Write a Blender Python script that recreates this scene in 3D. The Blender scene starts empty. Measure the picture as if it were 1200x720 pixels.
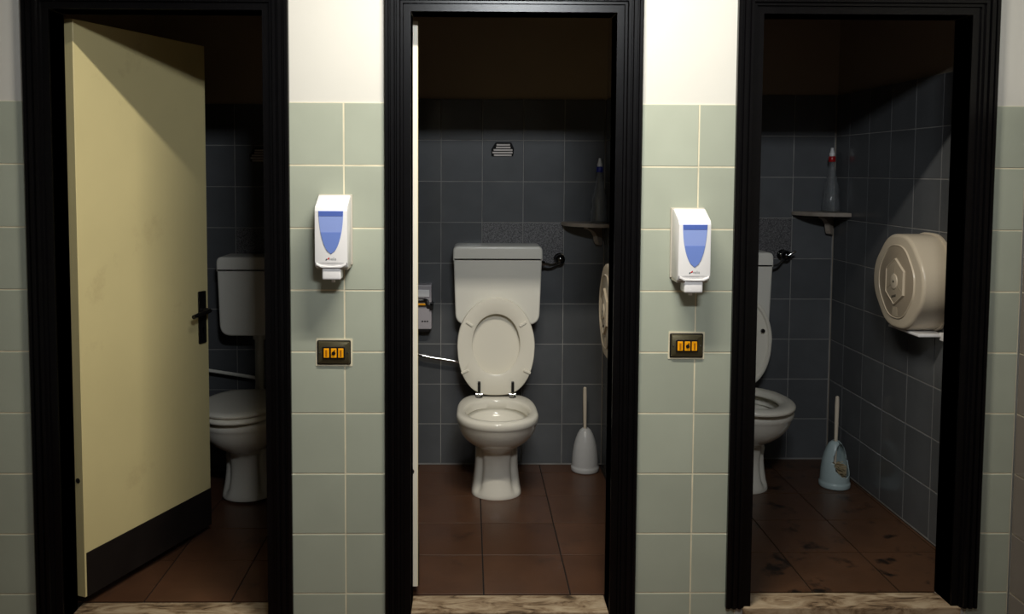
import bpy, bmesh, math, random
from math import sin, cos, pi, radians
from mathutils import Vector, Matrix
random.seed(7)
S = bpy.context.scene
COL = S.collection

# ------------------------------------------------------------------ camera
cam_d = bpy.data.cameras.new('camera')
cam = bpy.data.objects.new('camera', cam_d)
COL.objects.link(cam)
S.camera = cam
cam_d.sensor_fit = 'HORIZONTAL'
cam_d.sensor_width = 36.0
cam_d.lens = 1013.04 / 1200 * 36.0
cam_d.shift_x = (600 - 562.79) / 1200
cam_d.shift_y = -(360 - 262.59) / 1200
cam_d.clip_start = 0.05
_yaw, _pitch, _roll = -0.0132, -0.0601, -0.0044
Rz = Matrix.Rotation(_yaw, 3, 'Z')
Rx = Matrix.Rotation(_pitch, 3, 'X')
Ry = Matrix.Rotation(_roll, 3, 'Y')
cam.matrix_world = Matrix.Translation((-0.1467, -2.7594, 1.4523)) @ (Rz @ Rx @ Ry @ Matrix.Rotation(pi / 2, 3, 'X')).to_4x4()

# ------------------------------------------------------------------ world and lamps
W = bpy.data.worlds.new('world')
S.world = W
W.use_nodes = True
W.node_tree.nodes['Background'].inputs[0].default_value = (0.02, 0.02, 0.022, 1)
W.node_tree.nodes['Background'].inputs[1].default_value = 0.2
S.view_settings.view_transform = 'Standard'
S.view_settings.look = 'None'
S.view_settings.gamma = 1
S.view_settings.exposure = 0.12


def area(name, loc, sx, sy, power, col, spread=180):
    d = bpy.data.lights.new(name, 'AREA')
    d.shape = 'RECTANGLE'
    d.size, d.size_y, d.energy, d.color = sx, sy, power, col
    d.spread = radians(spread)
    o = bpy.data.objects.new(name, d)
    COL.objects.link(o)
    o.location = loc
    return o


area('tube_light_near', (0.03, -0.79, 2.59), 0.76, 0.05, 37, (1.0, 0.935, 0.81))
far = area('tube_light_far', (0.14, -2.56, 2.56), 0.5, 0.16, 14.8, (0.93, 0.97, 1.0), 100)
far.rotation_euler = (radians(80), 0, 0)    # lamp turned to the stalls, tilt and narrow spread shape the falloff

# ------------------------------------------------------------------ materials
MATS = {}


def mat(name, col, rough=0.5, metal=0.0, var=0.0, scale=6.0, detail=4.0, rnd=0.0, bump=0.0, bscale=80.0,
        trans=0.0, ior=1.45, emit=None, alpha=1.0, spec=0.5, stain=None, stain_scale=3.0, stain_lo=.55, stain_hi=.75):
    m = bpy.data.materials.new(name)
    MATS[name] = m
    m.use_nodes = True
    nt = m.node_tree
    N, L = nt.nodes, nt.links
    b = N['Principled BSDF']
    b.inputs['Roughness'].default_value = rough
    b.inputs['Metallic'].default_value = metal
    b.inputs['IOR'].default_value = ior
    b.inputs['Transmission Weight'].default_value = trans
    b.inputs['Alpha'].default_value = alpha
    b.inputs['Specular IOR Level'].default_value = spec
    c4 = (*col, 1)
    b.inputs['Base Color'].default_value = c4
    if emit:
        b.inputs['Emission Color'].default_value = (*emit[0], 1)
        b.inputs['Emission Strength'].default_value = emit[1]
    out = None
    if var or rnd or stain:
        tc = N.new('ShaderNodeTexCoord')
        rgb = N.new('ShaderNodeRGB')
        rgb.outputs[0].default_value = c4
        out = rgb.outputs[0]
        coord = tc.outputs['Object']
        oi = N.new('ShaderNodeObjectInfo')
        if rnd or stain or var:
            add = N.new('ShaderNodeVectorMath')
            add.operation = 'ADD'
            sc_ = N.new('ShaderNodeVectorMath')
            sc_.operation = 'SCALE'
            comb = N.new('ShaderNodeCombineXYZ')
            for i in range(3):
                L.new(oi.outputs['Random'], comb.inputs[i])
            L.new(comb.outputs[0], sc_.inputs[0])
            sc_.inputs['Scale'].default_value = 37.0
            L.new(coord, add.inputs[0])
            L.new(sc_.outputs[0], add.inputs[1])
            coord = add.outputs[0]
        if var:
            nz = N.new('ShaderNodeTexNoise')
            nz.inputs['Scale'].default_value = scale
            nz.inputs['Detail'].default_value = detail
            L.new(coord, nz.inputs['Vector'])
            mr = N.new('ShaderNodeMapRange')
            mr.inputs['From Min'].default_value = .25
            mr.inputs['From Max'].default_value = .75
            mr.inputs['To Min'].default_value = 1 - var
            mr.inputs['To Max'].default_value = 1 + var
            L.new(nz.outputs['Fac'], mr.inputs['Value'])
            mu = N.new('ShaderNodeVectorMath')
            mu.operation = 'SCALE'
            L.new(out, mu.inputs[0])
            L.new(mr.outputs[0], mu.inputs['Scale'])
            out = mu.outputs[0]
        if rnd:
            mr = N.new('ShaderNodeMapRange')
            mr.inputs['To Min'].default_value = 1 - rnd
            mr.inputs['To Max'].default_value = 1 + rnd
            L.new(oi.outputs['Random'], mr.inputs['Value'])
            mu = N.new('ShaderNodeVectorMath')
            mu.operation = 'SCALE'
            L.new(out, mu.inputs[0])
            L.new(mr.outputs[0], mu.inputs['Scale'])
            out = mu.outputs[0]
        if stain:
            nz = N.new('ShaderNodeTexNoise')
            nz.inputs['Scale'].default_value = stain_scale
            nz.inputs['Detail'].default_value = 8
            nz.inputs['Roughness'].default_value = .65
            L.new(coord, nz.inputs['Vector'])
            mr = N.new('ShaderNodeMapRange')
            mr.inputs['From Min'].default_value = stain_lo
            mr.inputs['From Max'].default_value = stain_hi
            L.new(nz.outputs['Fac'], mr.inputs['Value'])
            mx = N.new('ShaderNodeMix')
            mx.data_type = 'RGBA'
            L.new(mr.outputs[0], mx.inputs['Factor'])
            L.new(out, mx.inputs['A'])
            mx.inputs['B'].default_value = (*stain, 1)
            out = mx.outputs['Result']
        L.new(out, b.inputs['Base Color'])
    if bump:
        tc = N.new('ShaderNodeTexCoord')
        nz = N.new('ShaderNodeTexNoise')
        nz.inputs['Scale'].default_value = bscale
        nz.inputs['Detail'].default_value = 4
        L.new(tc.outputs['Object'], nz.inputs['Vector'])
        bp = N.new('ShaderNodeBump')
        bp.inputs['Strength'].default_value = bump
        bp.inputs['Distance'].default_value = .002
        L.new(nz.outputs['Fac'], bp.inputs['Height'])
        L.new(bp.outputs[0], b.inputs['Normal'])
    return m


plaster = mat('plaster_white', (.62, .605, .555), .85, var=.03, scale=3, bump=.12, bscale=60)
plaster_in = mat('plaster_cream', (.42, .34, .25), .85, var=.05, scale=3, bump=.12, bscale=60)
ceil_m = mat('ceiling_paint', (.42, .41, .40), .9)
room_m = mat('room_paint', (.42, .42, .41), .8)
tile_f = mat('tile_sage', (.40, .43, .35), .22, var=.06, scale=5, rnd=.05, bump=.03, bscale=30)
tile_r = mat('tile_sage_shaded', (.17, .145, .125), .25, var=.05, rnd=.05)  # sage tile with shade and warm reflection put into its base colour
tile_in = mat('tile_slate', (.096, .101, .107), .16, var=.10, scale=7, rnd=.10, bump=.04, bscale=25, stain=(.10, .11, .115), stain_scale=9, stain_lo=.62, stain_hi=.85)
grout_f = mat('grout_cream', (.70, .64, .47), .9, var=.15, scale=12)
grout_in = mat('grout_grey', (.24, .235, .225), .9, var=.25, scale=10)
floor_t = mat('tile_terracotta', (.088, .040, .021), .36, var=.16, scale=9, detail=8, rnd=.12, bump=.15, bscale=90, stain=(.03, .016, .011), stain_scale=6, stain_lo=.60, stain_hi=.74)
floor_t2 = mat('tile_terracotta_smeared', (.080, .038, .019), .36, var=.18, scale=9, detail=8, rnd=.12, bump=.15, bscale=90, stain=(.010, .006, .004), stain_scale=9, stain_lo=.565, stain_hi=.66)
floor_g = mat('floor_joint', (.012, .009, .008), .9)
black_p = mat('black_gloss_paint', (.0022, .002, .0024), .26, var=.2, scale=14, spec=.28, bump=.05, bscale=40)
black_k = mat('black_plastic', (.008, .007, .007), .35)
kick_m = mat('kick_black', (.012, .009, .008), .55, var=.3, scale=9, spec=.3)
door_m = mat('door_cream', (.74, .64, .33), .45, var=.05, scale=3, stain=(.50, .39, .19), stain_scale=3.2, stain_lo=.60, stain_hi=.85)
ivory = mat('edge_ivory', (.80, .76, .64), .45, var=.04)
ceramic = mat('ceramic_white', (.80, .77, .68), .10)
ceramic_in = mat('ceramic_bowl', (.80, .78, .71), .12)
plastic_w = mat('plastic_cream', (.83, .79, .68), .28)
plastic_t = mat('tank_plastic', (.79, .77, .69), .22)
chrome = mat('chrome', (.62, .62, .62), .10, 1.0)
chrome_d = mat('dark_chrome', (.10, .10, .10), .15, 1.0)
marble_m = mat('marble', (.60, .50, .37), .45, var=.25, scale=5, detail=8, stain=(.16, .09, .05), stain_scale=7, stain_lo=.56, stain_hi=.70)
soap_w = mat('dispenser_white', (.84, .83, .83), .25)
soap_b = mat('dispenser_blue', (.17, .26, .64), .18)
soap_b2 = mat('dispenser_blue_pale', (.28, .37, .74), .2)
soap_lip = mat('dispenser_window_dark', (.09, .15, .48), .2)
soap_g = mat('dispenser_back_cream', (.55, .51, .43), .4)
red_m = mat('logo_red', (.55, .004, .012), .5)
ink_m = mat('logo_ink', (.04, .07, .065), .5)
ink_g = mat('logo_grey', (.28, .30, .30), .5)
brass = mat('plate_bronze', (.115, .10, .055), .35, .6, var=.12, scale=30)
amber = mat('switch_amber', (.85, .36, .006), .25, emit=((.9, .34, .0), .10))
amber_d = mat('switch_amber_dark', (.42, .15, .006), .3)
mortar = mat('mortar_edge', (.72, .66, .48), .9, var=.1, scale=20)
roll_m = mat('roll_dispenser_cream', (.58, .50, .38), .30)
roll_d = mat('roll_dispenser_face', (.34, .28, .205), .28)
roll_e = mat('roll_dispenser_boss', (.40, .335, .245), .30)
shelf_m = mat('shelf_stone', (.30, .255, .21), .45, var=.25, scale=18)
clear = mat('bottle_clear', (.80, .83, .85), .04, trans=.92, ior=1.45)
cap_b = mat('cap_blue', (.01, .02, .22), .3)
cap_r = mat('cap_red', (.30, .004, .006), .3)
cap_w = mat('cap_clear', (.66, .66, .66), .3)
holder_w = mat('holder_white', (.56, .57, .58), .25)
holder_b = mat('holder_pale_blue', (.42, .53, .55), .25)
brush_m = mat('brush_handle_cream', (.72, .64, .52), .35)
bristle_m = mat('bristle', (.46, .38, .24), .7)
box_w = mat('box_pale_grey', (.42, .39, .41), .4)
orange_m = mat('band_orange', (.85, .36, .01), .4)
vent_m = mat('vent_slat', (.62, .57, .53), .6)
dark_m = mat('recess_dark', (.006, .006, .006), .9)
water_m = mat('water', (.60, .60, .56), .03)


def speckle_mat():
    m = mat('tile_speckled', (.07, .07, .075), .45)
    nt = m.node_tree
    N, L = nt.nodes, nt.links
    tc = N.new('ShaderNodeTexCoord')
    v = N.new('ShaderNodeTexNoise')
    v.inputs['Scale'].default_value = 300
    v.inputs['Detail'].default_value = 2
    L.new(tc.outputs['Object'], v.inputs['Vector'])
    r = N.new('ShaderNodeValToRGB')
    r.color_ramp.elements[0].position = .38
    r.color_ramp.elements[0].color = (.022, .022, .024, 1)
    r.color_ramp.elements[1].position = .66
    r.color_ramp.elements[1].color = (.19, .185, .19, 1)
    L.new(v.outputs['Fac'], r.inputs[0])
    L.new(r.outputs[0], N['Principled BSDF'].inputs['Base Color'])
    return m


tile_sp = speckle_mat()


def marble_veins(m):
    nt = m.node_tree
    N, L = nt.nodes, nt.links
    tc = N.new('ShaderNodeTexCoord')
    mp = N.new('ShaderNodeMapping')
    mp.inputs['Rotation'].default_value = (0, 0, radians(-38))
    mp.inputs['Scale'].default_value = (5.0, 16.0, 9.0)
    L.new(tc.outputs['Object'], mp.inputs['Vector'])
    nz = N.new('ShaderNodeTexNoise')
    nz.inputs['Scale'].default_value = 1.6
    nz.inputs['Detail'].default_value = 9
    nz.inputs['Roughness'].default_value = .68
    nz.inputs['Distortion'].default_value = .8
    L.new(mp.outputs[0], nz.inputs['Vector'])
    r = N.new('ShaderNodeValToRGB')
    e = r.color_ramp.elements
    e[0].position, e[0].color = .36, (.06, .038, .022, 1)
    e[1].position, e[1].color = .66, (.52, .42, .29, 1)
    k = e.new(.44)
    k.color = (.25, .17, .10, 1)
    k = e.new(.54)
    k.color = (.42, .32, .21, 1)
    L.new(nz.outputs['Fac'], r.inputs[0])
    L.new(r.outputs[0], N['Principled BSDF'].inputs['Base Color'])


marble_veins(marble_m)


# ------------------------------------------------------------------ mesh helpers
def link(name, me, parent=None):
    o = bpy.data.objects.new(name, me)
    COL.objects.link(o)
    if parent:
        o.parent = parent
    return o


def obj(name, bm, m, parent=None, smooth=False, sharp=40):
    me = bpy.data.meshes.new(name)
    bmesh.ops.recalc_face_normals(bm, faces=bm.faces)
    if smooth:
        for f in bm.faces:
            f.smooth = True
        for e in bm.edges:
            if len(e.link_faces) == 2 and e.calc_face_angle(0) > radians(sharp):
                e.smooth = False
    bm.to_mesh(me)
    bm.free()
    if m:
        me.materials.append(m)
    return link(name, me, parent)


def tag(o, label=None, cat=None, group=None, kind=None):
    if label:
        o['label'] = label
    if cat:
        o['category'] = cat
    if group:
        o['group'] = group
    if kind:
        o['kind'] = kind
    return o


def empty(name, loc, rz=0):
    o = bpy.data.objects.new(name, None)
    o.empty_display_size = .1
    COL.objects.link(o)
    o.location = loc
    o.rotation_euler = (0, 0, rz)
    return o


def add_box(bm, x0, x1, y0, y1, z0, z1, bev=0, seg=2):
    vs = [bm.verts.new((x, y, z)) for x in (x0, x1) for y in (y0, y1) for z in (z0, z1)]
    fs = [(0, 1, 3, 2), (4, 6, 7, 5), (0, 4, 5, 1), (2, 3, 7, 6), (0, 2, 6, 4), (1, 5, 7, 3)]
    faces = [bm.faces.new([vs[i] for i in f]) for f in fs]
    if bev:
        es = list({e for f in faces for e in f.edges})
        bmesh.ops.bevel(bm, geom=es, offset=bev, segments=seg, profile=.6, affect='EDGES')
    return vs


def box(x0, x1, y0, y1, z0, z1, bev=0, seg=2):
    bm = bmesh.new()
    add_box(bm, x0, x1, y0, y1, z0, z1, bev, seg)
    return bm


def add_loft(bm, rings, cap0=True, cap1=True, closed=True):
    vv = [[bm.verts.new(p) for p in r] for r in rings]
    n = len(rings[0])
    for a, b in zip(vv, vv[1:]):
        for i in range(n if closed else n - 1):
            j = (i + 1) % n
            bm.faces.new((a[i], a[j], b[j], b[i]))
    if cap0:
        bm.faces.new(vv[0])
    if cap1:
        bm.faces.new(vv[-1][::-1])
    return vv


def add_lathe(bm, prof, n=32, cx=0, cy=0):
    rings = [[(cx + r * cos(2 * pi * i / n), cy + r * sin(2 * pi * i / n), z) for i in range(n)] for r, z in prof]
    add_loft(bm, rings)


def lathe(prof, n=32):
    bm = bmesh.new()
    add_lathe(bm, prof, n)
    return bm


def add_tube(bm, pts, r, n=12):
    pts = [Vector(p) for p in pts]
    rr = r if isinstance(r, (list, tuple)) else [r] * len(pts)
    rings = []
    prev = None
    for i, p in enumerate(pts):
        t = (pts[min(i + 1, len(pts) - 1)] - pts[max(i - 1, 0)]).normalized()
        if prev is None:
            u = t.orthogonal().normalized()
        else:
            u = (prev - t * prev.dot(t)).normalized()
        prev = u
        v = t.cross(u)
        rings.append([p + (u * cos(2 * pi * k / n) + v * sin(2 * pi * k / n)) * rr[i] for k in range(n)])
    add_loft(bm, rings)


def tube(pts, r, n=12):
    bm = bmesh.new()
    add_tube(bm, pts, r, n)
    return bm


def spline(pts, n=8):
    P = [Vector(p) for p in pts]
    P = [P[0] * 2 - P[1]] + P + [P[-1] * 2 - P[-2]]
    out = []
    for i in range(1, len(P) - 2):
        for k in range(n):
            t = k / n
            a, b, c, d = P[i - 1:i + 3]
            out.append(.5 * ((2 * b) + (c - a) * t + (2 * a - 5 * b + 4 * c - d) * t * t + (3 * b - a - 3 * c + d) * t ** 3))
    out.append(P[-2])
    return out


def rounded(pts, r, n=5):
    """polygon with rounded corners; r is one radius or one per corner"""
    out = []
    N_ = len(pts)
    for i in range(N_):
        p = Vector(pts[i])
        a = Vector(pts[i - 1]) - p
        b = Vector(pts[(i + 1) % N_]) - p
        rr = r[i] if isinstance(r, (list, tuple)) else r
        la, lb = a.length, b.length
        a.normalize()
        b.normalize()
        ang = a.angle(b)
        d = min(rr / math.tan(ang / 2), la * .49, lb * .49)
        p0, p1 = p + a * d, p + b * d
        for k in range(n + 1):
            t = k / n
            out.append(p0 * (1 - t) ** 2 + p * 2 * t * (1 - t) + p1 * t ** 2)
    return out


def inset_poly(pts, d):
    """shift each vertex of a closed 2-D polygon inward by d (mitred)"""
    n = len(pts)
    area2 = sum(pts[i][0] * pts[(i + 1) % n][1] - pts[(i + 1) % n][0] * pts[i][1] for i in range(n))
    s = 1 if area2 > 0 else -1
    out = []
    for i in range(n):
        a, p, b = Vector(pts[i - 1]), Vector(pts[i]), Vector(pts[(i + 1) % n])
        e0, e1 = (p - a), (b - p)
        if e0.length < 1e-7:
            e0 = e1
        if e1.length < 1e-7:
            e1 = e0
        n0 = Vector((-e0.y, e0.x)).normalized() * s
        n1 = Vector((-e1.y, e1.x)).normalized() * s
        m = (n0 + n1)
        m.normalize()
        out.append(p + m * d / max(.5, m.dot(n0)))
    return out


def slab(poly, h0, h1, axis, bev=0.0, seg=3, both=False):
    """extrude 2-D polygon between h0 and h1 along axis; the h1 face gets a rounded edge"""
    def emb(p, h):
        if axis == 'y':
            return (p[0], h, p[1])
        if axis == 'x':
            return (h, p[0], p[1])
        return (p[0], p[1], h)
    bm = bmesh.new()
    rings = []
    sg = 1 if h1 > h0 else -1
    if both and bev:
        for k in range(seg + 1):
            a = pi / 2 * k / seg
            rings.append([emb(p, h0 + sg * bev * (1 - sin(a))) for p in inset_poly(poly, bev * (1 - cos(a)) * 1.0)])
        rings = rings[::-1]
    else:
        rings.append([emb(p, h0) for p in poly])
    if bev:
        for k in range(seg + 1):
            a = pi / 2 * k / seg
            rings.append([emb(p, h1 - sg * bev * (1 - sin(a))) for p in inset_poly(poly, bev * (1 - cos(a)))])
    else:
        rings.append([emb(p, h1) for p in poly])
    add_loft(bm, rings)
    return bm


def structure(name, bm, m, label, cat):
    return tag(obj(name, bm, m), label, cat, kind='structure')


# ------------------------------------------------------------------ tiles
TILE_MESH = {}


def tile_mesh(w, h, t, m, bev):
    key = (round(w, 4), round(h, 4), t, m.name)
    if key in TILE_MESH:
        return TILE_MESH[key]
    me = bpy.data.meshes.new('tile')
    a, b = w / 2, h / 2
    v = []
    for (ax, bx, z) in ((a, b, 0), (a, b, t - bev), (a - bev, b - bev, t)):
        v += [(-ax, -bx, z), (ax, -bx, z), (ax, bx, z), (-ax, bx, z)]
    f = [(8, 9, 10, 11)]
    for k in (0, 4):
        for i in range(4):
            j = (i + 1) % 4
            f.append((k + i, k + j, k + 4 + j, k + 4 + i))
    me.from_pydata(v, [], f)
    me.materials.append(m)
    TILE_MESH[key] = me
    return me


def frame_for(face):
    """columns: tile x, tile y, outward normal"""
    if face == '-y':
        return Matrix(((1, 0, 0), (0, 0, -1), (0, 1, 0)))
    if face == '-x':
        return Matrix(((0, 0, -1), (-1, 0, 0), (0, 1, 0)))
    if face == '+x':
        return Matrix(((0, 0, 1), (1, 0, 0), (0, 1, 0)))
    return Matrix.Identity(3)


def tiles(parent, face, plane, us, vs, m, name='wall_tile', t=.008, gap=.004, bev=.0015, special=None, jitter=.0004):
    """us, vs: joint positions along the wall and up it; the glazed faces lie on `plane`"""
    R = frame_for(face)
    for i in range(len(us) - 1):
        for j in range(len(vs) - 1):
            u0, u1, v0, v1 = us[i], us[i + 1], vs[j], vs[j + 1]
            w, h = u1 - u0 - gap, v1 - v0 - gap
            if w < .004 or h < .004:
                continue
            mm = special.get((i, j), m) if special else m
            o = link(name, tile_mesh(w, h, t, mm, bev), parent)
            cu, cv = (u0 + u1) / 2, (v0 + v1) / 2
            d = random.uniform(-jitter, jitter)
            if face == '-y':
                loc = (cu, plane + t + d, cv)
            elif face == '-x':
                loc = (plane + t + d, cu, cv)
            elif face == '+x':
                loc = (plane - t + d, cu, cv)
            else:
                loc = (cu, cv, plane - t + d)
            rot = R.copy()
            o.matrix_local = Matrix.Translation(loc) @ (rot @ Matrix.Rotation(random.uniform(-.0015, .0015), 3, 'X') @ Matrix.Rotation(random.uniform(-.0015, .0015), 3, 'Y')).to_4x4()


def cuts(a, b, phase, step):
    """joint positions from a to b with whole joints at phase + k*step"""
    k = math.ceil((a - phase) / step + 1e-6)
    out = [a]
    while phase + k * step < b - 1e-6:
        out.append(phase + k * step)
        k += 1
    out.append(b)
    return out


# ------------------------------------------------------------------ shell
ZT = 1.671           # tile top on the front wall
ZB = 1.806           # tile top inside the middle stall
YB = 1.455           # rear wall face inside the stalls
ZC = 2.62
ZG = -.129           # outer floor
DOORS = [(-1.465, -.799), (-.332, .3196), (.785, 1.451)]
FZ = [-.03, 0.0, .027]
HEADZ = 1.957
XI = [(-1.645, -.615), (-.515, .515), (.615, 1.643)]

bm = bmesh.new()
for a, b in ((-2.6, DOORS[0][0]), (DOORS[0][1], DOORS[1][0]), (DOORS[1][1], DOORS[2][0]), (DOORS[2][1], 1.643)):
    add_box(bm, a, b, .004, .10, ZG, ZC)
for a, b in DOORS:
    add_box(bm, a, b, .004, .10, HEADZ, ZC)
wf = structure('wall_front', bm, plaster, 'front wall of white plaster above sage green tiles, pierced by three doorways', 'wall')
FR = [ZT - .2 * k for k in range(9, -1, -1)]
for (a, b, ph) in ((-2.15, -1.515, -1.54), (-.749, -.382, -.5447), (.37, .735, .5867), (1.50, 1.640, 1.6434)):
    obj('grout', box(a, b, .0012, .0055, ZG, ZT - .001), grout_f, wf)
    tiles(wf, '-y', 0.0, cuts(a, b, ph, .2), FR, tile_f)

wr = structure('wall_right', box(1.651, 1.75, -4.4, .1, ZG, ZC), plaster, 'right hand side wall of the room with sage tiles, coloured brown for shade and warm reflection, below white plaster', 'wall')
obj('grout', box(1.6465, 1.652, -1.4, -.002, ZG, ZT - .001), grout_f, wr)
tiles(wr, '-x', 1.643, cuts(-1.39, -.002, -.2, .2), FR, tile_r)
structure('wall_left', box(-2.7, -2.6, -4.4, .1, ZG, ZC), room_m, 'painted left end wall of the washroom, out of frame', 'wall')
structure('wall_rear', box(-2.7, 1.75, -4.5, -4.4, ZG, ZC), room_m, 'painted wall behind the viewpoint, out of frame', 'wall')
structure('ceiling', box(-2.7, 1.75, -4.5, 1.6, ZC, ZC + .1), ceil_m, 'painted ceiling over washroom and stalls', 'ceiling')
structure('floor', box(-2.7, 1.75, -4.5, .1, ZG - .1, ZG), floor_t, 'brown washroom floor below the stall thresholds', 'floor')

side = ['left', 'middle', 'right']
BX = [-1.0822 - .2, .1178, 1.4395]       # vertical joints of each rear wall
DZ = [-.0299, 0.0, .0269]
YF = [.147, .133, .093]
XF = [-1.26, -.0908, 1.031]
YFJ = [.16, .4385 - .3, .40 - .3]
for s in range(3):
    x0, x1 = XI[s]
    z0 = FZ[s]
    rows = [ZB + DZ[s] - .2 * k for k in range(9, -1, -1)]
    rows[0] = max(rows[0], z0) if rows[0] > z0 else z0
    if rows[0] - z0 > .004:
        rows = [z0] + rows
    rows[0] = z0 + .001
    # rear wall
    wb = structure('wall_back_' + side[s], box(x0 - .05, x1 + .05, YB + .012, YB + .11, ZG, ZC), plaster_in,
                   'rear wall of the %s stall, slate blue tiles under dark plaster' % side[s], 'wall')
    obj('grout', box(x0, x1, YB + .0018, YB + .013, z0, rows[-1] - .001), grout_in, wb)
    us = cuts(x0, x1, BX[s], .2)
    sp = {}
    for i in range(len(us) - 1):
        cx = (us[i] + us[i + 1]) / 2
        for j in range(len(rows) - 1):
            cz = (rows[j] + rows[j + 1]) / 2
            if abs(cz - (ZB + DZ[s] - .7)) < .05:
                if s == 1 and -.09 < cx < .32:
                    sp[(i, j)] = tile_sp
                if s == 2 and 1.2 < cx < 1.44:
                    sp[(i, j)] = tile_sp
                if s == 0 and -1.28 < cx < -1.0:
                    sp[(i, j)] = tile_sp
    tiles(wb, '-y', YB, us, rows, tile_in, special=sp)
    # floor of the stall
    fl = structure('floor_' + side[s], box(x0 - .05, x1 + .05, .10, YB + .05, ZG, z0 - .0045), floor_g,
                   'floor of the %s stall laid with brown terracotta tiles' % side[s], 'floor')
    ys = [YF[s]] + [y for y in cuts(YF[s], YB, YFJ[s], .3)[1:-1] if y - YF[s] > .05] + [YB]
    tiles(fl, '+z', z0, cuts(x0, x1, XF[s], .2985), ys, floor_t2 if s == 2 else floor_t, name='floor_tile', t=.004, gap=.005, bev=.0003, jitter=.0003)

# partitions between and beside the stalls (both faces tiled)
for nm, xa, xb, fa, fb, lab in (
        ('wall_partition_left', -.615, -.515, 0, 1, 'partition wall between the left and middle stalls, slate tiled'),
        ('wall_partition_right', .515, .615, 1, 2, 'partition wall between the middle and right stalls, slate tiled'),
        ('wall_stall_right', 1.643, 1.75, 2, None, 'right side wall of the right stall with slate tiles under brown plaster'),
        ('wall_stall_left', -1.75, -1.645, None, 0, 'left side wall of the left stall, slate tiled')):
    g = .012
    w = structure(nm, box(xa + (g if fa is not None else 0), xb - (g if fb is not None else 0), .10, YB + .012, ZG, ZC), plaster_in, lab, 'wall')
    for s, face, pl in ((fa, '-x', xa), (fb, '+x', xb)):
        if s is None:
            continue
        z0 = FZ[s]
        rows = [ZB + DZ[s] - .2 * k for k in range(9, -1, -1)]
        if rows[0] - z0 > .004:
            rows = [z0] + rows
        rows[0] = z0 + .001
        if face == '-x':
            obj('grout', box(pl + .0018, pl + .013, .10, YB, z0, rows[-1] - .001), grout_in, w)
        else:
            obj('grout', box(pl - .013, pl - .0018, .10, YB, z0, rows[-1] - .001), grout_in, w)
        tiles(w, face, pl, cuts(.10, YB - .008, .5015 if s == 2 else .455, .2), rows, tile_in)

# ------------------------------------------------------------------ door frames (trim) and thresholds
PROF = [(0, .003), (0, -.013), (.004, -.017), (.012, -.017), (.0145, -.012), (.018, -.012), (.0205, -.019), (.031, -.019), (.0335, -.012),
        (.037, -.012), (.0395, -.018), (.0485, -.018), (.0515, -.010), (.059, -.010), (.061, -.003), (.083, -.003), (.083, .003)]
labels = ['glossy black fluted door frame around the left stall with the cream door',
          'glossy black fluted door frame around the middle stall', 'glossy black fluted door frame around the right stall']
for s in range(3):
    a, b = DOORS[s]
    oa, ob = a - .083, b + .083
    zt = HEADZ + .083
    z0 = FZ[s] - .003
    root = empty('trim_%d' % (s + 1), ((a + b) / 2, 0, z0))
    tag(root, labels[s], 'door frame', kind='structure')
    off = Vector(root.location)

    def put(name, bm, m=black_p):
        bmesh.ops.translate(bm, verts=bm.verts, vec=-off)
        return obj(name, bm, m, root)
    for x_out, sg in ((oa, 1), (ob, -1)):
        bm = bmesh.new()
        add_loft(bm, [[(x_out + sg * q, y, z0) for q, y in PROF], [(x_out + sg * q, y, zt - q) for q, y in PROF]])
        put('architrave', bm)
    bm = bmesh.new()
    add_loft(bm, [[(oa + q, y, zt - q) for q, y in PROF], [(ob - q, y, zt - q) for q, y in PROF]])
    put('architrave', bm)
    # jamb linings with a door stop rebate
    put('jamb', box(a - .02, a, -.002, .102, z0, HEADZ + .02, .0015, 1))
    put('jamb', box(b, b + .02, -.002, .102, z0, HEADZ + .02, .0015, 1))
    put('jamb', box(a, b, -.002, .102, HEADZ, HEADZ + .02, .0015, 1))

sill_lab = ['worn marble threshold under the left doorway', 'worn marble threshold under the middle doorway, veined and stained',
            'worn marble threshold under the right doorway, chipped front edge']
SY = [-.012, .016, -.012]
for s in range(3):
    a, b = DOORS[s]
    z0 = FZ[s]
    poly = [(a - .028, SY[s]), (b + .028, SY[s]), (b + .002, .075), (b + .002, YF[s] - .002), (a - .002, YF[s] - .002), (a - .002, .075)]
    bm = slab(poly, ZG, z0 - .001, 'z', .004, 2)
    structure('trim_%d' % (s + 4), bm, marble_m, sill_lab[s], 'threshold')


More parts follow.
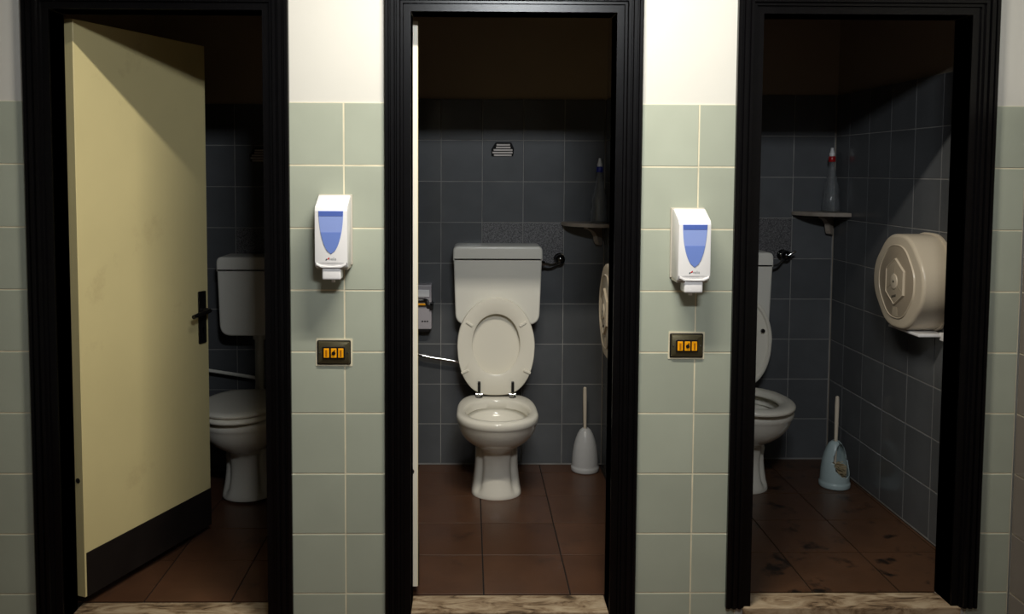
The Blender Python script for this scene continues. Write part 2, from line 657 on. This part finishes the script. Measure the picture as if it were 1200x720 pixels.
# ------------------------------------------------------------------ doors
def make_door(name, hinge, ang, z0, z1, edge_m, label):
    """leaf runs along +Y local from the hinge, room face on +X local"""
    w, t = .657, .038
    d = tag(obj(name, box(-t, 0, 0, w, 0, z1 - z0, .0015, 1), door_m), label, 'door', kind='structure')
    d.location = (hinge[0], hinge[1], z0)
    d.rotation_euler = (0, 0, ang)
    obj('edge_band', box(-t + .003, -.0015, -.0015, .001, .0, z1 - z0), edge_m, d)
    bm = bmesh.new()
    add_tube(bm, [(-.022, -.003, .40), (-.022, .002, .40)], .009, 16)
    obj('hinge_socket', bm, dark_m, d, True)
    k = obj('kick_plate', box(0, .004, .004, w - .002, .0, .152, .001, 1), kick_m, d)
    # lock plate and lever
    zc = .86
    poly = rounded([(w - .062, zc - .105), (w - .018, zc - .105), (w - .018, zc + .105), (w - .062, zc + .105)], .006, 3)
    obj('lock_plate', slab(poly, 0, .006, 'x', .002, 2), black_k, d)
    bm = bmesh.new()
    add_tube(bm, [(.004, w - .04, zc + .03), (.012, w - .04, zc + .03)], .015, 16)
    pts = spline([(.010, w - .04, zc + .03), (.038, w - .041, zc + .03), (.048, w - .058, zc + .029), (.048, w - .10, zc + .026), (.050, w - .150, zc + .020)], 6)
    add_tube(bm, pts, .0085, 10)
    obj('lever', bm, black_k, d, True)
    bm = bmesh.new()
    add_tube(bm, [(.004, w - .04, zc - .045), (.0085, w - .04, zc - .045)], .0055, 12)
    add_box(bm, .004, .0085, w - .0425, w - .0375, zc - .062, zc - .045)
    obj('keyhole', bm, chrome_d, d)
    # handle on the far face
    bm = bmesh.new()
    add_box(bm, -t - .006, -t, w - .062, w - .018, zc - .105, zc + .105, .002, 1)
    add_tube(bm, spline([(-t, w - .04, zc + .03), (-t - .038, w - .04, zc + .03), (-t - .048, w - .058, zc + .03), (-t - .05, w - .15, zc + .02)], 6), .0085, 10)
    obj('rear_handle', bm, black_k, d)
    for zh in (.25, 1.05, 1.72):
        bm = bmesh.new()
        add_tube(bm, [(-t - .003, .010, zh - .04), (-t - .003, .010, zh + .04)], .004, 10)
        obj('hinge', bm, dark_m, d, True)
    return d


make_door('door_1', (-1.438, .104), -radians(21.5), .008, 1.945, door_m, 'cream yellow door standing half open in the left doorway, black kick plate')
make_door('door_2', (-.3155, .113), radians(4.5), .040, 1.945, ivory, 'cream door of the middle stall swung fully open, seen edge on')

# ------------------------------------------------------------------ toilets
NS = 72


def egg(yf, yb, hw, yc=None, nb=2.6, nf=2.0, dent=0.0, z=0.0, n=NS):
    """horizontal section: widest at yc, elliptic nose to yf, squarer tail to yb"""
    if yc is None:
        yc = yf + hw * 1.15
    pts = []
    for i in range(n):
        t = 2 * pi * i / n
        c, s_ = cos(t), sin(t)
        e = nb if s_ > 0 else nf
        x = hw * math.copysign(abs(c) ** (2 / e), c)
        ly = (yb - yc) if s_ > 0 else (yc - yf)
        y = yc + ly * math.copysign(abs(s_) ** (2 / e), s_)
        if dent and s_ < .5:
            a = abs(math.atan2(c, -s_))
            k = 1 - dent * math.exp(-((a - .92) / .20) ** 2)
            x *= k
            y = yc + (y - yc) * k
        pts.append((x, y, z))
    return pts


def bowl_mesh():
    bm = bmesh.new()
    sec = [  # z, yf, yb, hw, dent
        (.000, .984, 1.36, .112, 0), (.006, .982, 1.36, .113, .0), (.020, .984, 1.36, .111, .04), (.045, .990, 1.36, .106, .15), (.08, .996, 1.36, .102, .19),
        (.12, .998, 1.36, .098, .19), (.155, .994, 1.36, .096, .18), (.190, .982, 1.36, .096, .14), (.215, .966, 1.36, .097, .06), (.230, .945, 1.36, .104, .01), (.244, .916, 1.35, .118, 0),
        (.260, .889, 1.34, .134, 0), (.278, .866, 1.33, .148, 0), (.298, .846, 1.32, .159, 0), (.320, .830, 1.31, .167, 0), (.342, .818, 1.31, .172, 0), (.355, .812, 1.30, .174, 0), (.362, .808, 1.30, .177, 0), (.368, .803, 1.30, .179, 0),
        (.385, .800, 1.30, .180, 0), (.394, .802, 1.30, .178, 0), (.399, .808, 1.295, .173, 0), (.400, .818, 1.285, .165, 0)]
    rings = [egg(yf, yb, hw, yf + .175 if z > .2 else yf + .10, 3.2, 2.0, d, z) for z, yf, yb, hw, d in sec]
    inn = [(.400, .832, 1.194, .151), (.396, .840, 1.188, .144), (.385, .844, 1.185, .140), (.362, .845, 1.185, .139), (.356, .833, 1.195, .152), (.340, .833, 1.195, .153), (.318, .850, 1.180, .138),
           (.300, .885, 1.16, .112), (.282, .905, 1.15, .100), (.276, .935, 1.145, .085), (.262, .955, 1.14, .070), (.205, .97, 1.11, .05), (.19, .99, 1.09, .03)]
    rings += [egg(yf, yb, hw, yf + (yb - yf) * .47, 2.15, 2.0, 0, z) for z, yf, yb, hw in inn]
    add_loft(bm, rings)
    # trap running back to the wall
    add_loft(bm, [[(.055 * cos(2 * pi * k / 20), y, .19 + .055 * sin(2 * pi * k / 20)) for k in range(20)] for y in (1.30, 1.415)])
    return bm


def seat_outline(v_off=0.0, n=NS, hw=.181, ln=.455, base=.120):
    """closed outline (u lateral, v from the hinge); flat at the hinge end"""
    pts = []
    vc = ln * .50
    for i in range(n):
        t = 2 * pi * i / n
        c, s_ = cos(t), sin(t)
        e = 2.05 if s_ > 0 else 3.1
        u = hw * math.copysign(abs(c) ** (2 / e), c)
        v = vc + ((ln - vc) if s_ > 0 else vc) * math.copysign(abs(s_) ** (2 / e), s_)
        if v < vc:   # taper to the hinge
            k = 1 - (1 - base / hw) * 0.55 * ((vc - v) / vc) ** 1.6
            u *= k
        pts.append((u, v))
    return pts


def seat_inner(n=NS):
    pts = []
    for i in range(n):
        t = 2 * pi * i / n
        c, s_ = cos(t), sin(t)
        u = .111 * math.copysign(abs(c) ** (2 / 2.1), c)
        v = .238 + (.143 if s_ > 0 else .141) * s_
        pts.append((u, v))
    return pts


def mixp(a, b, t):
    return [(p[0] * (1 - t) + q[0] * t, p[1] * (1 - t) + q[1] * t) for p, q in zip(a, b)]


def seat_mesh():
    o, i_ = seat_outline(), seat_inner()
    bm = bmesh.new()
    lay = [(0.04, 0.0), (0.0, .004), (0.0, .011), (.10, .018), (.35, .023), (.65, .022), (.92, .016), (1.0, .010), (1.0, .003), (.95, 0.0)]
    rings = [[(u, v, w) for u, v in mixp(o, i_, t)] for t, w in lay]
    vv = add_loft(bm, rings, False, False)
    n = len(o)
    for k in range(n):
        j = (k + 1) % n
        bm.faces.new((vv[-1][k], vv[-1][j], vv[0][j], vv[0][k]))
    return bm


def lid_mesh():
    o = seat_outline()
    c = (0, .22)
    bm = bmesh.new()
    lay = [(.93, .026), (.985, .026), (1.0, .029), (1.0, .036), (.97, .041), (.85, .044), (.6, .0465), (.3, .0475), (.05, .048)]
    rings = [[(c[0] + (u - c[0]) * k, c[1] + (v - c[1]) * k, w) for u, v in o] for k, w in lay]
    # hollow under side
    rings = [[(c[0] + (u - c[0]) * k, c[1] + (v - c[1]) * k, w) for u, v in o] for k, w in ((.05, .041), (.5, .040), (.90, .035))] + rings
    add_loft(bm, rings)
    return bm


def toilet(x, dz, seat_up, lid_up, label, y=0):
    t = tag(empty('toilet', (x, y, dz)), label, 'toilet', 'white toilets')
    obj('bowl', bowl_mesh(), ceramic, t, True, 60)
    w_ = obj('water', slab([(u, v) for u, v, _ in egg(.95, 1.14, .072, 1.04, 2.2, 2.0)], .255, .262, 'z'), water_m, t)
    YH, ZH = 1.216, .412

    def hinge_matrix(up, a=91):
        # local u=x, v toward the nose, w up when closed
        m = Matrix(((1, 0, 0, 0), (0, -1, 0, 0), (0, 0, 1, 0), (0, 0, 0, 1)))
        r = Matrix.Rotation(radians(-a if up else 0), 4, 'X')
        return Matrix.Translation((0, YH, ZH)) @ r @ m
    sm = seat_mesh()
    if seat_up:
        pass
    so = obj('seat', sm, plastic_w, t, True, 50)
    so.matrix_local = hinge_matrix(seat_up)
    for (u, v, a) in ((-.145, .112, 24), (.145, .112, -24), (-.124, .335, -33), (.124, .335, 33)):
        b = bmesh.new()
        add_box(b, -.018, .018, -.0055, .0055, -.008, .003, .003, 2)
        bo = obj('buffer', b, plastic_w, so)
        bo.matrix_local = Matrix.Translation((u, v, 0)) @ Matrix.Rotation(radians(a), 4, 'Z')
    lo = obj('lid', lid_mesh(), plastic_w, t, True, 50)
    lo.matrix_local = hinge_matrix(lid_up, 91)
    if lid_up and not seat_up:
        for u in (-.135, .135):
            obj('buffer', tube([(u, .275, .026), (u, .275, .016)], .009, 14), black_k, lo, True)
    for sx in (-.078, .078):
        bm = bmesh.new()
        add_tube(bm, [(sx, YH + .004, .398), (sx, YH + .004, ZH + .012)], .008, 12)
        add_tube(bm, [(sx, YH + .004, .398), (sx, YH + .004, .404)], .017, 16)
        add_tube(bm, [(sx - .016, YH + .004, ZH + .004), (sx + .016, YH + .004, ZH + .004)], .008, 12)
        h = obj('seat_hinge', bm, chrome, t, True)
        if seat_up:
            obj('hinge_strap', box(sx - .0065, sx + .0065, YH - .020, YH - .004, ZH + .018, ZH + .068, .003, 2), black_k, t)
        else:
            obj('hinge_strap', box(sx - .0065, sx + .0065, YH - .045, YH + .002, ZH + .018, ZH + .026, .003, 2), black_k, t)
    return t


def cistern(x, dz, label, pipe_dx=0.0):
    t = tag(empty('cistern', (x, YB - .003, .732 + dz)), label, 'cistern', 'wall hung cisterns')
    H = .315
    body = rounded([(-.197, 0), (.197, 0), (.209, H + .035), (-.209, H + .035)], [.055, .055, .003, .003], 8)
    obj('tank', slab(body, 0, -.175, 'y', .010, 4), plastic_t, t, True, 50)
    lid = rounded([(-.211, H - .011), (.211, H - .011), (.210, H + .058), (-.210, H + .058)], [.003, .003, .026, .026], 6)
    obj('tank_lid', slab(lid, 0, -.1762, 'y', .010, 4), plastic_t, t, True, 50)
    pts = spline([(pipe_dx, -.085, .02), (pipe_dx, -.085, -.06), (pipe_dx, -.085, -.22), (pipe_dx, -.092, -.28), (pipe_dx, -.125, -.335)], 6)
    obj('flush_pipe', tube(pts, .023, 20), plastic_t, t, True)
    bm = bmesh.new()
    add_tube(bm, [(pipe_dx, -.085, .0), (pipe_dx, -.085, -.03)], .031, 20)
    obj('pipe_nut', bm, plastic_t, t, True)
    return t


toilet(-1.15, FZ[0] + .010, False, False, 'white toilet with its lid closed, half hidden behind the cream door', .035)
toilet(-.018, FZ[1], True, True, 'white toilet with lid and seat both raised, in the middle stall')
toilet(1.10, FZ[2], False, True, 'white toilet with lid raised and seat ring down, cut off by the right door frame')
cistern(-1.117, -.055, 'white cistern above the closed toilet behind the cream door', -.033)
cistern(-.010, 0, 'white cistern on the slate tiles behind the raised seat')
cistern(1.08, -.026, 'white cistern in the right stall, mostly hidden by the black frame', .01)


def stop_valve(x, dz, label, up):
    t = tag(empty('stop_valve', (x, YB, 1.03 + dz)), label, 'valve', 'chrome stop valves')
    bm = bmesh.new()
    add_tube(bm, [(0, 0, 0), (0, -.006, 0)], .028, 24)
    obj('rosette', bm, chrome, t, True)
    obj('stem', tube([(0, -.004, 0), (0, -.05, 0)], .010, 14), chrome, t, True)
    bm = bmesh.new()
    bmesh.ops.create_uvsphere(bm, u_segments=24, v_segments=14, radius=.024)
    bmesh.ops.scale(bm, verts=bm.verts, vec=(1, .9, 1))
    bmesh.ops.translate(bm, verts=bm.verts, vec=(0, -.056, .002))
    obj('knob', bm, chrome_d, t, True)
    if up:
        obj('lever', tube([(.004, -.078, .004), (.022, -.084, .018), (.034, -.086, .026)], [.009, .007, .005], 12), chrome, t, True)
    pts = spline([(-.002, -.052, -.008), (-.018, -.060, -.018), (-.045, -.075, -.024 if not up else -.040), (-.075, -.085, -.018 if not up else -.046), (-.098, -.085, -.015 if not up else -.044)], 6)
    obj('feed_tube', tube(pts, .0075 if not up else .006, 12), chrome, t, True)
    obj('nut', tube([(-.078, -.085, -.018 if not up else -.046), (-.096, -.085, -.015 if not up else -.044)], .013, 6), chrome_d, t)
    return t


stop_valve(.296, 0, 'dark chrome stop valve beside the cistern in the middle stall', False)
stop_valve(1.394, .022, 'chrome stop valve with a raised lever in the right stall', True)


def water_pipe(x, dz, label, m=None):
    t = tag(empty('water_pipe', (x, YB, .55 + dz)), label, 'pipe', 'thin supply pipes')
    pts = spline([(-.46, -.002, .075), (-.46, -.035, .072), (-.445, -.050, .050), (-.40, -.056, .018), (-.345, -.056, -.004), (-.28, -.056, -.016), (-.15, -.056, -.036), (-.02, -.06, -.056)], 8)
    obj('tube', tube(pts, .0085, 14), m or chrome, t, True)
    obj('rosette', tube([(-.46, 0, .075), (-.46, -.006, .075)], .022, 20), chrome, t, True)
    return t


water_pipe(-.018, .012, 'bent chrome pipe sloping behind the raised seat in the middle stall')
water_pipe(-1.15, -.045, 'thin pale pipe sloping to the closed toilet', plastic_t)


# ------------------------------------------------------------------ toilet brushes
def holder_shell(open_ang=None):
    prof = [(.064, 0), (.068, .004), (.068, .022), (.064, .026), (.0635, .05), (.061, .085), (.056, .12), (.048, .153), (.038, .180), (.027, .200), (.016, .2095), (.012, .211)]
    # resample
    P = []
    for (r0, a), (r1, b) in zip(prof, prof[1:]):
        k = max(1, int((b - a) / .005))
        for q in range(k):
            P.append((r0 + (r1 - r0) * q / k, a + (b - a) * q / k))
    P.append(prof[-1])
    n = 72
    bm = bmesh.new()
    g = [[bm.verts.new((r * cos(2 * pi * i / n), r * sin(2 * pi * i / n), z)) for i in range(n)] for r, z in P]
    for j in range(len(P) - 1):
        for i in range(n):
            k = (i + 1) % n
            if open_ang is not None:
                th = 2 * pi * (i + .5) / n
                d = (th - open_ang + pi) % (2 * pi) - pi
                z = (P[j][1] + P[j + 1][1]) / 2
                zz = (z - .118) / (.088 if z > .118 else .062)
                wd = .95 * (1 if z < .118 else 1.15)
                if (d / wd) ** 2 + zz ** 2 < 1:
                    continue
            bm.faces.new((g[j][i], g[j][k], g[j + 1][k], g[j + 1][i]))
    bm.faces.new(g[0][::-1])
    return bm


def brush_set(x, y, z, hm, open_ang, lean, lab_h, lab_b):
    h = obj('brush_holder', holder_shell(open_ang), hm, None, True, 50)
    h.location = (x, y, z)
    md = h.modifiers.new('wall', 'SOLIDIFY')
    md.thickness = .003
    md.offset = -1
    tag(h, lab_h, 'brush holder', 'toilet brush holders')
    b = tag(empty('toilet_brush', (x, y, z + .006)), lab_b, 'toilet brush', 'toilet brushes')
    top = Vector((lean[0], lean[1], .405))
    p0 = Vector((lean[0] * .1, lean[1] * .1, .055))
    axis = [p0.lerp(top, k / 10) for k in range(11)]
    rad = [.006, .006, .006, .0066, .0072, .0078, .0084, .0088, .0092, .0094, .008]
    obj('handle', tube(axis + [top + Vector((0, 0, .004))], rad + [.003], 14), brush_m, b, True)
    bm = bmesh.new()
    rnd = random.Random(3)
    for k in range(420):
        zc = rnd.uniform(.02, .10)
        a = rnd.uniform(0, 2 * pi)
        r = .050 if zc < .088 else .036
        p = Vector((p0.x * .6, p0.y * .6, zc))
        q = p + Vector((cos(a) * r, sin(a) * r, rnd.uniform(-.008, .012)))
        add_tube(bm, [p, q], [.0022, .0016], 4)
    tag(obj('bristles', bm, bristle_m, b), kind='stuff')
    return h


brush_set(.424, 1.375, FZ[1], holder_w, radians(100), (-.006, -.012), 'white bell shaped brush holder on the floor of the middle stall',
          'toilet brush with cream handle standing in the white holder')
brush_set(1.527, 1.09, FZ[2], holder_b, radians(-60), (.004, .004), 'pale blue brush holder with an open front in the right stall',
          'toilet brush with brown bristles showing in the pale blue holder')


# ------------------------------------------------------------------ corner shelves and bottles
def corner_shelf(cx, cy, z, r, label):
    t = tag(empty('corner_shelf', (cx, cy, z)), label, 'shelf', 'corner shelves')
    poly = [(0, 0), (-r, 0)] + [(-r * cos(a), -r * sin(a)) for a in [pi / 2 * k / 20 for k in range(1, 20)]] + [(0, -r)]
    obj('shelf_board', slab(poly, -.018, 0, 'z', .004, 2), shelf_m, t)
    # scroll bracket running out along the corner's diagonal
    prof = [(.004, -.018), (.125, -.018), (.118, -.030), (.092, -.036), (.066, -.048), (.048, -.068), (.040, -.092), (.030, -.108), (.014, -.114), (.004, -.112)]
    bm = bmesh.new()
    d = Vector((-.7071, -.7071, 0))
    nrm = Vector((.7071, -.7071, 0)) * .012
    o = Vector((-.014, -.014, 0))
    add_loft(bm, [[o + d * u + Vector((0, 0, w)) - nrm for u, w in prof], [o + d * u + Vector((0, 0, w)) + nrm for u, w in prof]])
    obj('bracket', bm, shelf_m, t)
    return t


corner_shelf(.511, 1.452, 1.213, .205, 'stone corner shelf holding the blue capped bottle')
corner_shelf(1.639, 1.452, 1.268, .205, 'stone corner shelf holding the red capped bottle')


def bottle(x, y, z, capm, lean, label):
    t = tag(empty('spray_bottle', (x, y, z)), label, 'bottle', 'clear bottles on corner shelves')
    t.rotation_euler = (0, radians(lean), 0)
    body = obj('bottle_body', lathe([(.034, 0), (.040, .004), (.041, .02), (.040, .045), (.035, .068), (.033, .082), (.037, .096), (.034, .122), (.026, .15), (.019, .185), (.0135, .215), (.012, .235), (.012, .245)], 32), clear, t, True)
    obj('collar', lathe([(.0155, .240), (.0165, .242), (.0165, .265), (.015, .267)], 28), capm, t, True)
    md = bpy.data.objects[body.name].modifiers.new('wall', 'SOLIDIFY')
    md.thickness = .0012
    md.offset = -1
    obj('nozzle', lathe([(.012, .267), (.0125, .280), (.010, .286), (.007, .298), (.006, .306), (.003, .308)], 20), cap_w, t, True)
    return t


bottle(.476, 1.36, 1.213, cap_b, 0, 'clear plastic bottle with blue cap collar')
bottle(1.598, 1.385, 1.268, cap_r, 0, 'clear plastic bottle with red cap collar')


# ------------------------------------------------------------------ toilet roll dispensers
def roll_dispenser(xw, y, z, label, flip=False):
    """hangs on a wall whose face looks toward -X"""
    t = tag(empty('toilet_roll_dispenser', (xw, y, z)), label, 'dispenser', 'jumbo toilet roll dispensers')
    D = .130

    def hexa(w, h, r, top=.45):
        return rounded([(-w * top, h), (w * top, h), (w, h * .30), (w, -h * .30), (w * top, -h), (-w * top, -h), (-w, -h * .30), (-w, h * .30)], r * 1.45, 8)
    out = hexa(.197, .184, .10, .42)
    obj('cover', slab(out, -.004, -D, 'x', .014, 4), roll_m, t, True, 45)
    obj('rear_flange', slab(hexa(.203, .190, .10, .42), 0, -.012, 'x', .003, 2), roll_m, t, True, 45)
    obj('face_panel', slab(hexa(.135, .140, .07, .42), -D + .002, -D - .003, 'x', .0025, 2), roll_d, t, True, 45)
    ring = bmesh.new()
    o_, i_ = hexa(.139, .144, .07, .42), hexa(.133, .138, .07, .42)
    vv = add_loft(ring, [[(-D, *p) for p in o_], [(-D - .005, *p) for p in mixp(o_, i_, .4)], [(-D - .005, *p) for p in mixp(o_, i_, .7)], [(-D, *p) for p in i_]], False, False)
    obj('raised_rim', ring, roll_m, t, True, 45)
    obj('boss', slab(rounded([(0, .088), (.066, .045), (.066, -.045), (0, -.088), (-.066, -.045), (-.066, .045)], .012, 4), -D, -D - .009, 'x', .003, 2), roll_e, t, True, 45)
    b_o = [(0, .092), (.069, .047), (.069, -.047), (0, -.092), (-.069, -.047), (-.069, .047)]
    b_i = [(y_ * .93, z_ * .93) for y_, z_ in b_o]
    ring = bmesh.new()
    add_loft(ring, [[(-D - .002, *p) for p in b_o], [(-D - .011, *p) for p in mixp(b_o, b_i, .35)], [(-D - .011, *p) for p in mixp(b_o, b_i, .75)], [(-D - .006, *p) for p in b_i]], False, False)
    obj('boss_rim', ring, roll_m, t)
    circ = [(.026 * cos(2 * pi * k / 32), .030 * sin(2 * pi * k / 32)) for k in range(32)]
    obj('lock_disc', slab(circ, -D - .007, -D - .013, 'x', .003, 2), roll_m, t, True, 45)
    c2 = [(.005 * cos(2 * pi * k / 16), .005 * sin(2 * pi * k / 16)) for k in range(16)]
    obj('keyhole', slab(c2, -D - .011, -D - .0136, 'x'), dark_m, t)
    for a in (pi / 2, -pi / 6, pi + pi / 6):
        b = bmesh.new()
        add_box(b, -D - .0105, -D - .006, .030, .060, -.0012, .0012)
        bmesh.ops.rotate(b, verts=b.verts, cent=(0, 0, 0), matrix=Matrix.Rotation(a, 3, 'X'))
        obj('seam', b, roll_d, t)
    obj('sight_window', slab(rounded([(-.016, -.100), (.016, -.100), (.020, -.134), (-.020, -.134)], .003, 2), -D - .002, -D - .0045, 'x'), roll_e, t)
    # maker's mark under the lock
    bm = bmesh.new()
    for k in range(5):
        yy = -.014 + .007 * k
        add_box(bm, -D - .0098, -D - .008, yy, yy + .004, -.058 - .002 * k, -.049 - .002 * k)
    obj('mark', bm, dark_m, t)
    # tear bar under the cover
    bm = bmesh.new()
    add_box(bm, -.108, -.006, -.135, .10, -.193, -.182, .004, 2)
    obj('tear_bar', bm, soap_w, t)
    obj('bar_clip', box(-.024, -.004, -.150, -.122, -.206, -.176, .003, 2), soap_w, t)
    return t


roll_dispenser(1.643, .553, 1.035, 'large cream toilet roll dispenser on the wall of the right stall')
roll_dispenser(.515, .555, .915, 'toilet roll dispenser seen edge on past the middle door frame')


# ------------------------------------------------------------------ soap dispensers
def soap_dispenser(x, z, label):
    """x, z: centre line and bottom of the body; wall face at y = 0"""
    t = tag(empty('soap_dispenser', (x, 0, z)), label, 'soap dispenser', 'white soap dispensers')
    hw = .0505
    side_ = [(-.004, .010), (-.004, .222), (-.030, .226), (-.098, .192), (-.104, .180), (-.104, .020), (-.096, .006), (-.080, .000), (-.030, .006)]
    bm = bmesh.new()
    pr = rounded(side_, .006, 3)
    rings = []
    for sx, ins in ((-hw, .004), (-hw + .001, .0012), (-hw + .004, 0), (hw - .004, 0), (hw - .001, .0012), (hw, .004)):
        rings.append([(sx, p[0], p[1]) for p in inset_poly(pr, ins)])
    add_loft(bm, rings)
    obj('housing', bm, soap_w, t, True, 35)
    obj('back_plate', box(-hw - .003, hw + .003, -.012, 0, .004, .228, .002, 2), soap_g, t)
    obj('drip_shelf', box(-hw + .002, hw - .002, -.080, -.004, -.004, .008, .002, 2), soap_g, t)
    # inverted arch sight window
    WT, WH, WW = .180, .134, .0385

    def half(t):
        return WW * (1 - t ** 2.5) ** .60 * (1 - .10 * t)
    ks = [k / 14 for k in range(15)]
    win = [(half(t), WT - WH * t) for t in ks] + [(-half(t), WT - WH * t) for t in ks[::-1][1:]]
    w = obj('window', slab(win, -.1035, -.1055, 'y', .0012, 1), soap_b2, t)
    up = [(-WW + .001, WT - .001), (WW - .001, WT - .001), (WW - .002, WT - .016), (-WW + .002, WT - .016)]
    obj('window_band', slab(up, -.105, -.1062, 'y'), soap_lip, w)  # darker blue band across the top of the window
    low = [(half(t) * .96, WT - WH * t * .985) for t in ks[7:]] + [(-half(t) * .96, WT - WH * t * .985) for t in ks[::-1][1:8]]
    obj('soap_level', slab(low, -.105, -.1062, 'y'), soap_b, w)
    chin = [(-.046, .020), (-.030, .012), (0, .009), (.030, .012), (.046, .020), (.046, .012), (.030, .004), (-.030, .004), (-.046, .012)]
    obj('chin', slab(chin[::-1], -.098, -.1065, 'y', .002, 2), soap_w, t)
    obj('push_button', box(-.029, .029, -.100, -.045, -.034, .004, .006, 3), soap_w, t, True)
    obj('spout', tube([(0, -.06, -.030), (0, -.06, -.046)], .006, 12), soap_w, t, True)
    # printed maker's mark
    mark = bmesh.new()
    for pts in ([(-.0135, .0300), (-.0075, .0360), (-.0050, .0368), (-.0052, .0318), (-.0085, .0300)],):
        vs = [mark.verts.new((a, -.1046, b)) for a, b in pts]
        mark.faces.new(vs)
    obj('logo', mark, red_m, t)
    mk = bmesh.new()
    vs = [mk.verts.new((a, -.1046, b)) for a, b in ((-.0175, .0268), (-.0150, .0325), (-.0125, .0318), (-.0118, .0285), (-.0145, .0268))]
    mk.faces.new(vs)
    obj('logo', mk, ink_m, t)
    cu = bpy.data.curves.new('lettering', 'FONT')
    cu.body = 'velis'
    cu.size = .0125
    cu.extrude = .0001
    cu.materials.append(ink_g)
    tmp = bpy.data.objects.new('lettering_curve', cu)
    me = bpy.data.meshes.new_from_object(tmp)
    bpy.data.objects.remove(tmp)
    me.materials.clear()
    me.materials.append(ink_g)
    me_o = link('lettering', me, t)
    me_o.location = (-.0052, -.1047, .0280)
    me_o.rotation_euler = (pi / 2, 0, 0)
    return t


soap_dispenser(-.5705, 1.151, 'white soap dispenser with blue window on the pillar beside the cream door')
soap_dispenser(.5525, 1.113, 'white soap dispenser with blue window on the pillar between middle and right stalls')


# ------------------------------------------------------------------ switch plates
def switch_plate(x, z, label):
    t = tag(empty('light_switch', (x, 0, z)), label, 'light switch', 'bronze three gang light switches')
    w, h = .054, .0395
    obj('mortar_edge', slab(rounded([(-w - .005, -h - .005), (w + .005, -h - .006), (w + .006, h + .005), (-w - .003, h + .006)], .003, 2), .001, -.0015, 'y'), mortar, t)
    obj('gasket', slab(rounded([(-w, -h), (w, -h), (w, h), (-w, h)], .005, 3), .001, -.005, 'y', .001, 1), black_k, t)
    obj('plate', slab(rounded([(-w + .004, -h + .004), (w - .003, -h + .003), (w - .003, h - .004), (-w + .004, h - .003)], .003, 3), -.003, -.010, 'y', .003, 2), brass, t, True, 30)
    obj('module', slab(rounded([(-.036, -.020), (.036, -.020), (.036, .020), (-.036, .020)], .002, 2), -.008, -.013, 'y', .001, 1), black_k, t)
    for k, cx in enumerate((-.0225, .001, .0235)):
        hw = .0085 if k != 1 else .009
        r = obj('rocker', slab(rounded([(cx - hw, -.0150), (cx + hw, -.0150), (cx + hw, .0150), (cx - hw, .0150)], .0015, 2), -.012, -.0165, 'y', .0015, 2), amber, t)
        if k == 1:
            kb = bmesh.new()
            add_tube(kb, [(cx, -.015, 0), (cx, -.0195, 0)], .0062, 16)
            add_tube(kb, [(cx + .001, -.017, .001), (cx + .0035, -.019, .0105)], .002, 8)
            obj('pilot', kb, black_k, r)
        else:
            obj('rocker_mark', box(cx - .003, cx + .003, -.0173, -.016, -.011, .010), amber_d, r)
    for cx in (-.0445, .0445):
        obj('screw', tube([(cx, -.009, .001), (cx, -.0115, .001)], .0028, 12), chrome, t)
    return t


switch_plate(-.579, .8705, 'bronze light switch plate with amber rockers beside the cream door frame')
switch_plate(.5575, .895, 'bronze light switch plate with amber rockers beside the right stall')

# ------------------------------------------------------------------ small fittings in the stalls
t = tag(empty('bag_dispenser', (-.385, YB, .80)), 'pale grey wall box with an orange and black band behind the open door', 'dispenser')
obj('box', box(-.06, .060, -.075, 0, -.108, .108, .006, 2), box_w, t)
obj('front_lip', box(-.055, .050, -.082, -.07, .05, .085, .003, 2), soap_w, t)
bm = bmesh.new()
add_box(bm, -.065, .068, -.090, -.01, .006, .024, .004, 2)
add_box(bm, .050, .068, -.090, -.05, -.012, .024, .004, 2)
obj('strap', bm, black_k, t)
obj('orange_band', box(-.06, .038, -.0925, -.085, .012, .021), orange_m, t)
bm = bmesh.new()
for k in range(3):
    add_box(bm, .012 + .012 * k, .020 + .012 * k, -.0765, -.07, -.072, -.066)
obj('mark', bm, black_k, t)
obj('base', box(-.055, .052, -.07, -.005, -.122, -.105, .003, 1), black_k, t)


def vent(x, z, label):
    t = tag(empty('wall_vent', (x, YB, z)), label, 'vent', 'small wall vents')
    poly = rounded([(-.056, -.034), (.050, -.034), (.054, .004), (.040, .034), (-.036, .034), (-.058, .0)], .008, 3)
    obj('recess', slab(poly, .002, -.003, 'y'), dark_m, t)
    for k, (a, b) in enumerate(((-.044, .042), (-.052, .046), (-.046, .046), (-.034, .036), (-.032, .034))):
        zz = -.028 + .0125 * k
        obj('slat', box(a, b, -.008 - .001 * (k % 2), -.001, zz - .0042, zz + .0042, .0012, 1), vent_m, t)
    return t


vent(.018, 1.562, 'small slatted vent in the tiles above the raised toilet seat')
vent(-1.152, 1.530, 'small slatted vent in the dark wall behind the cream door')
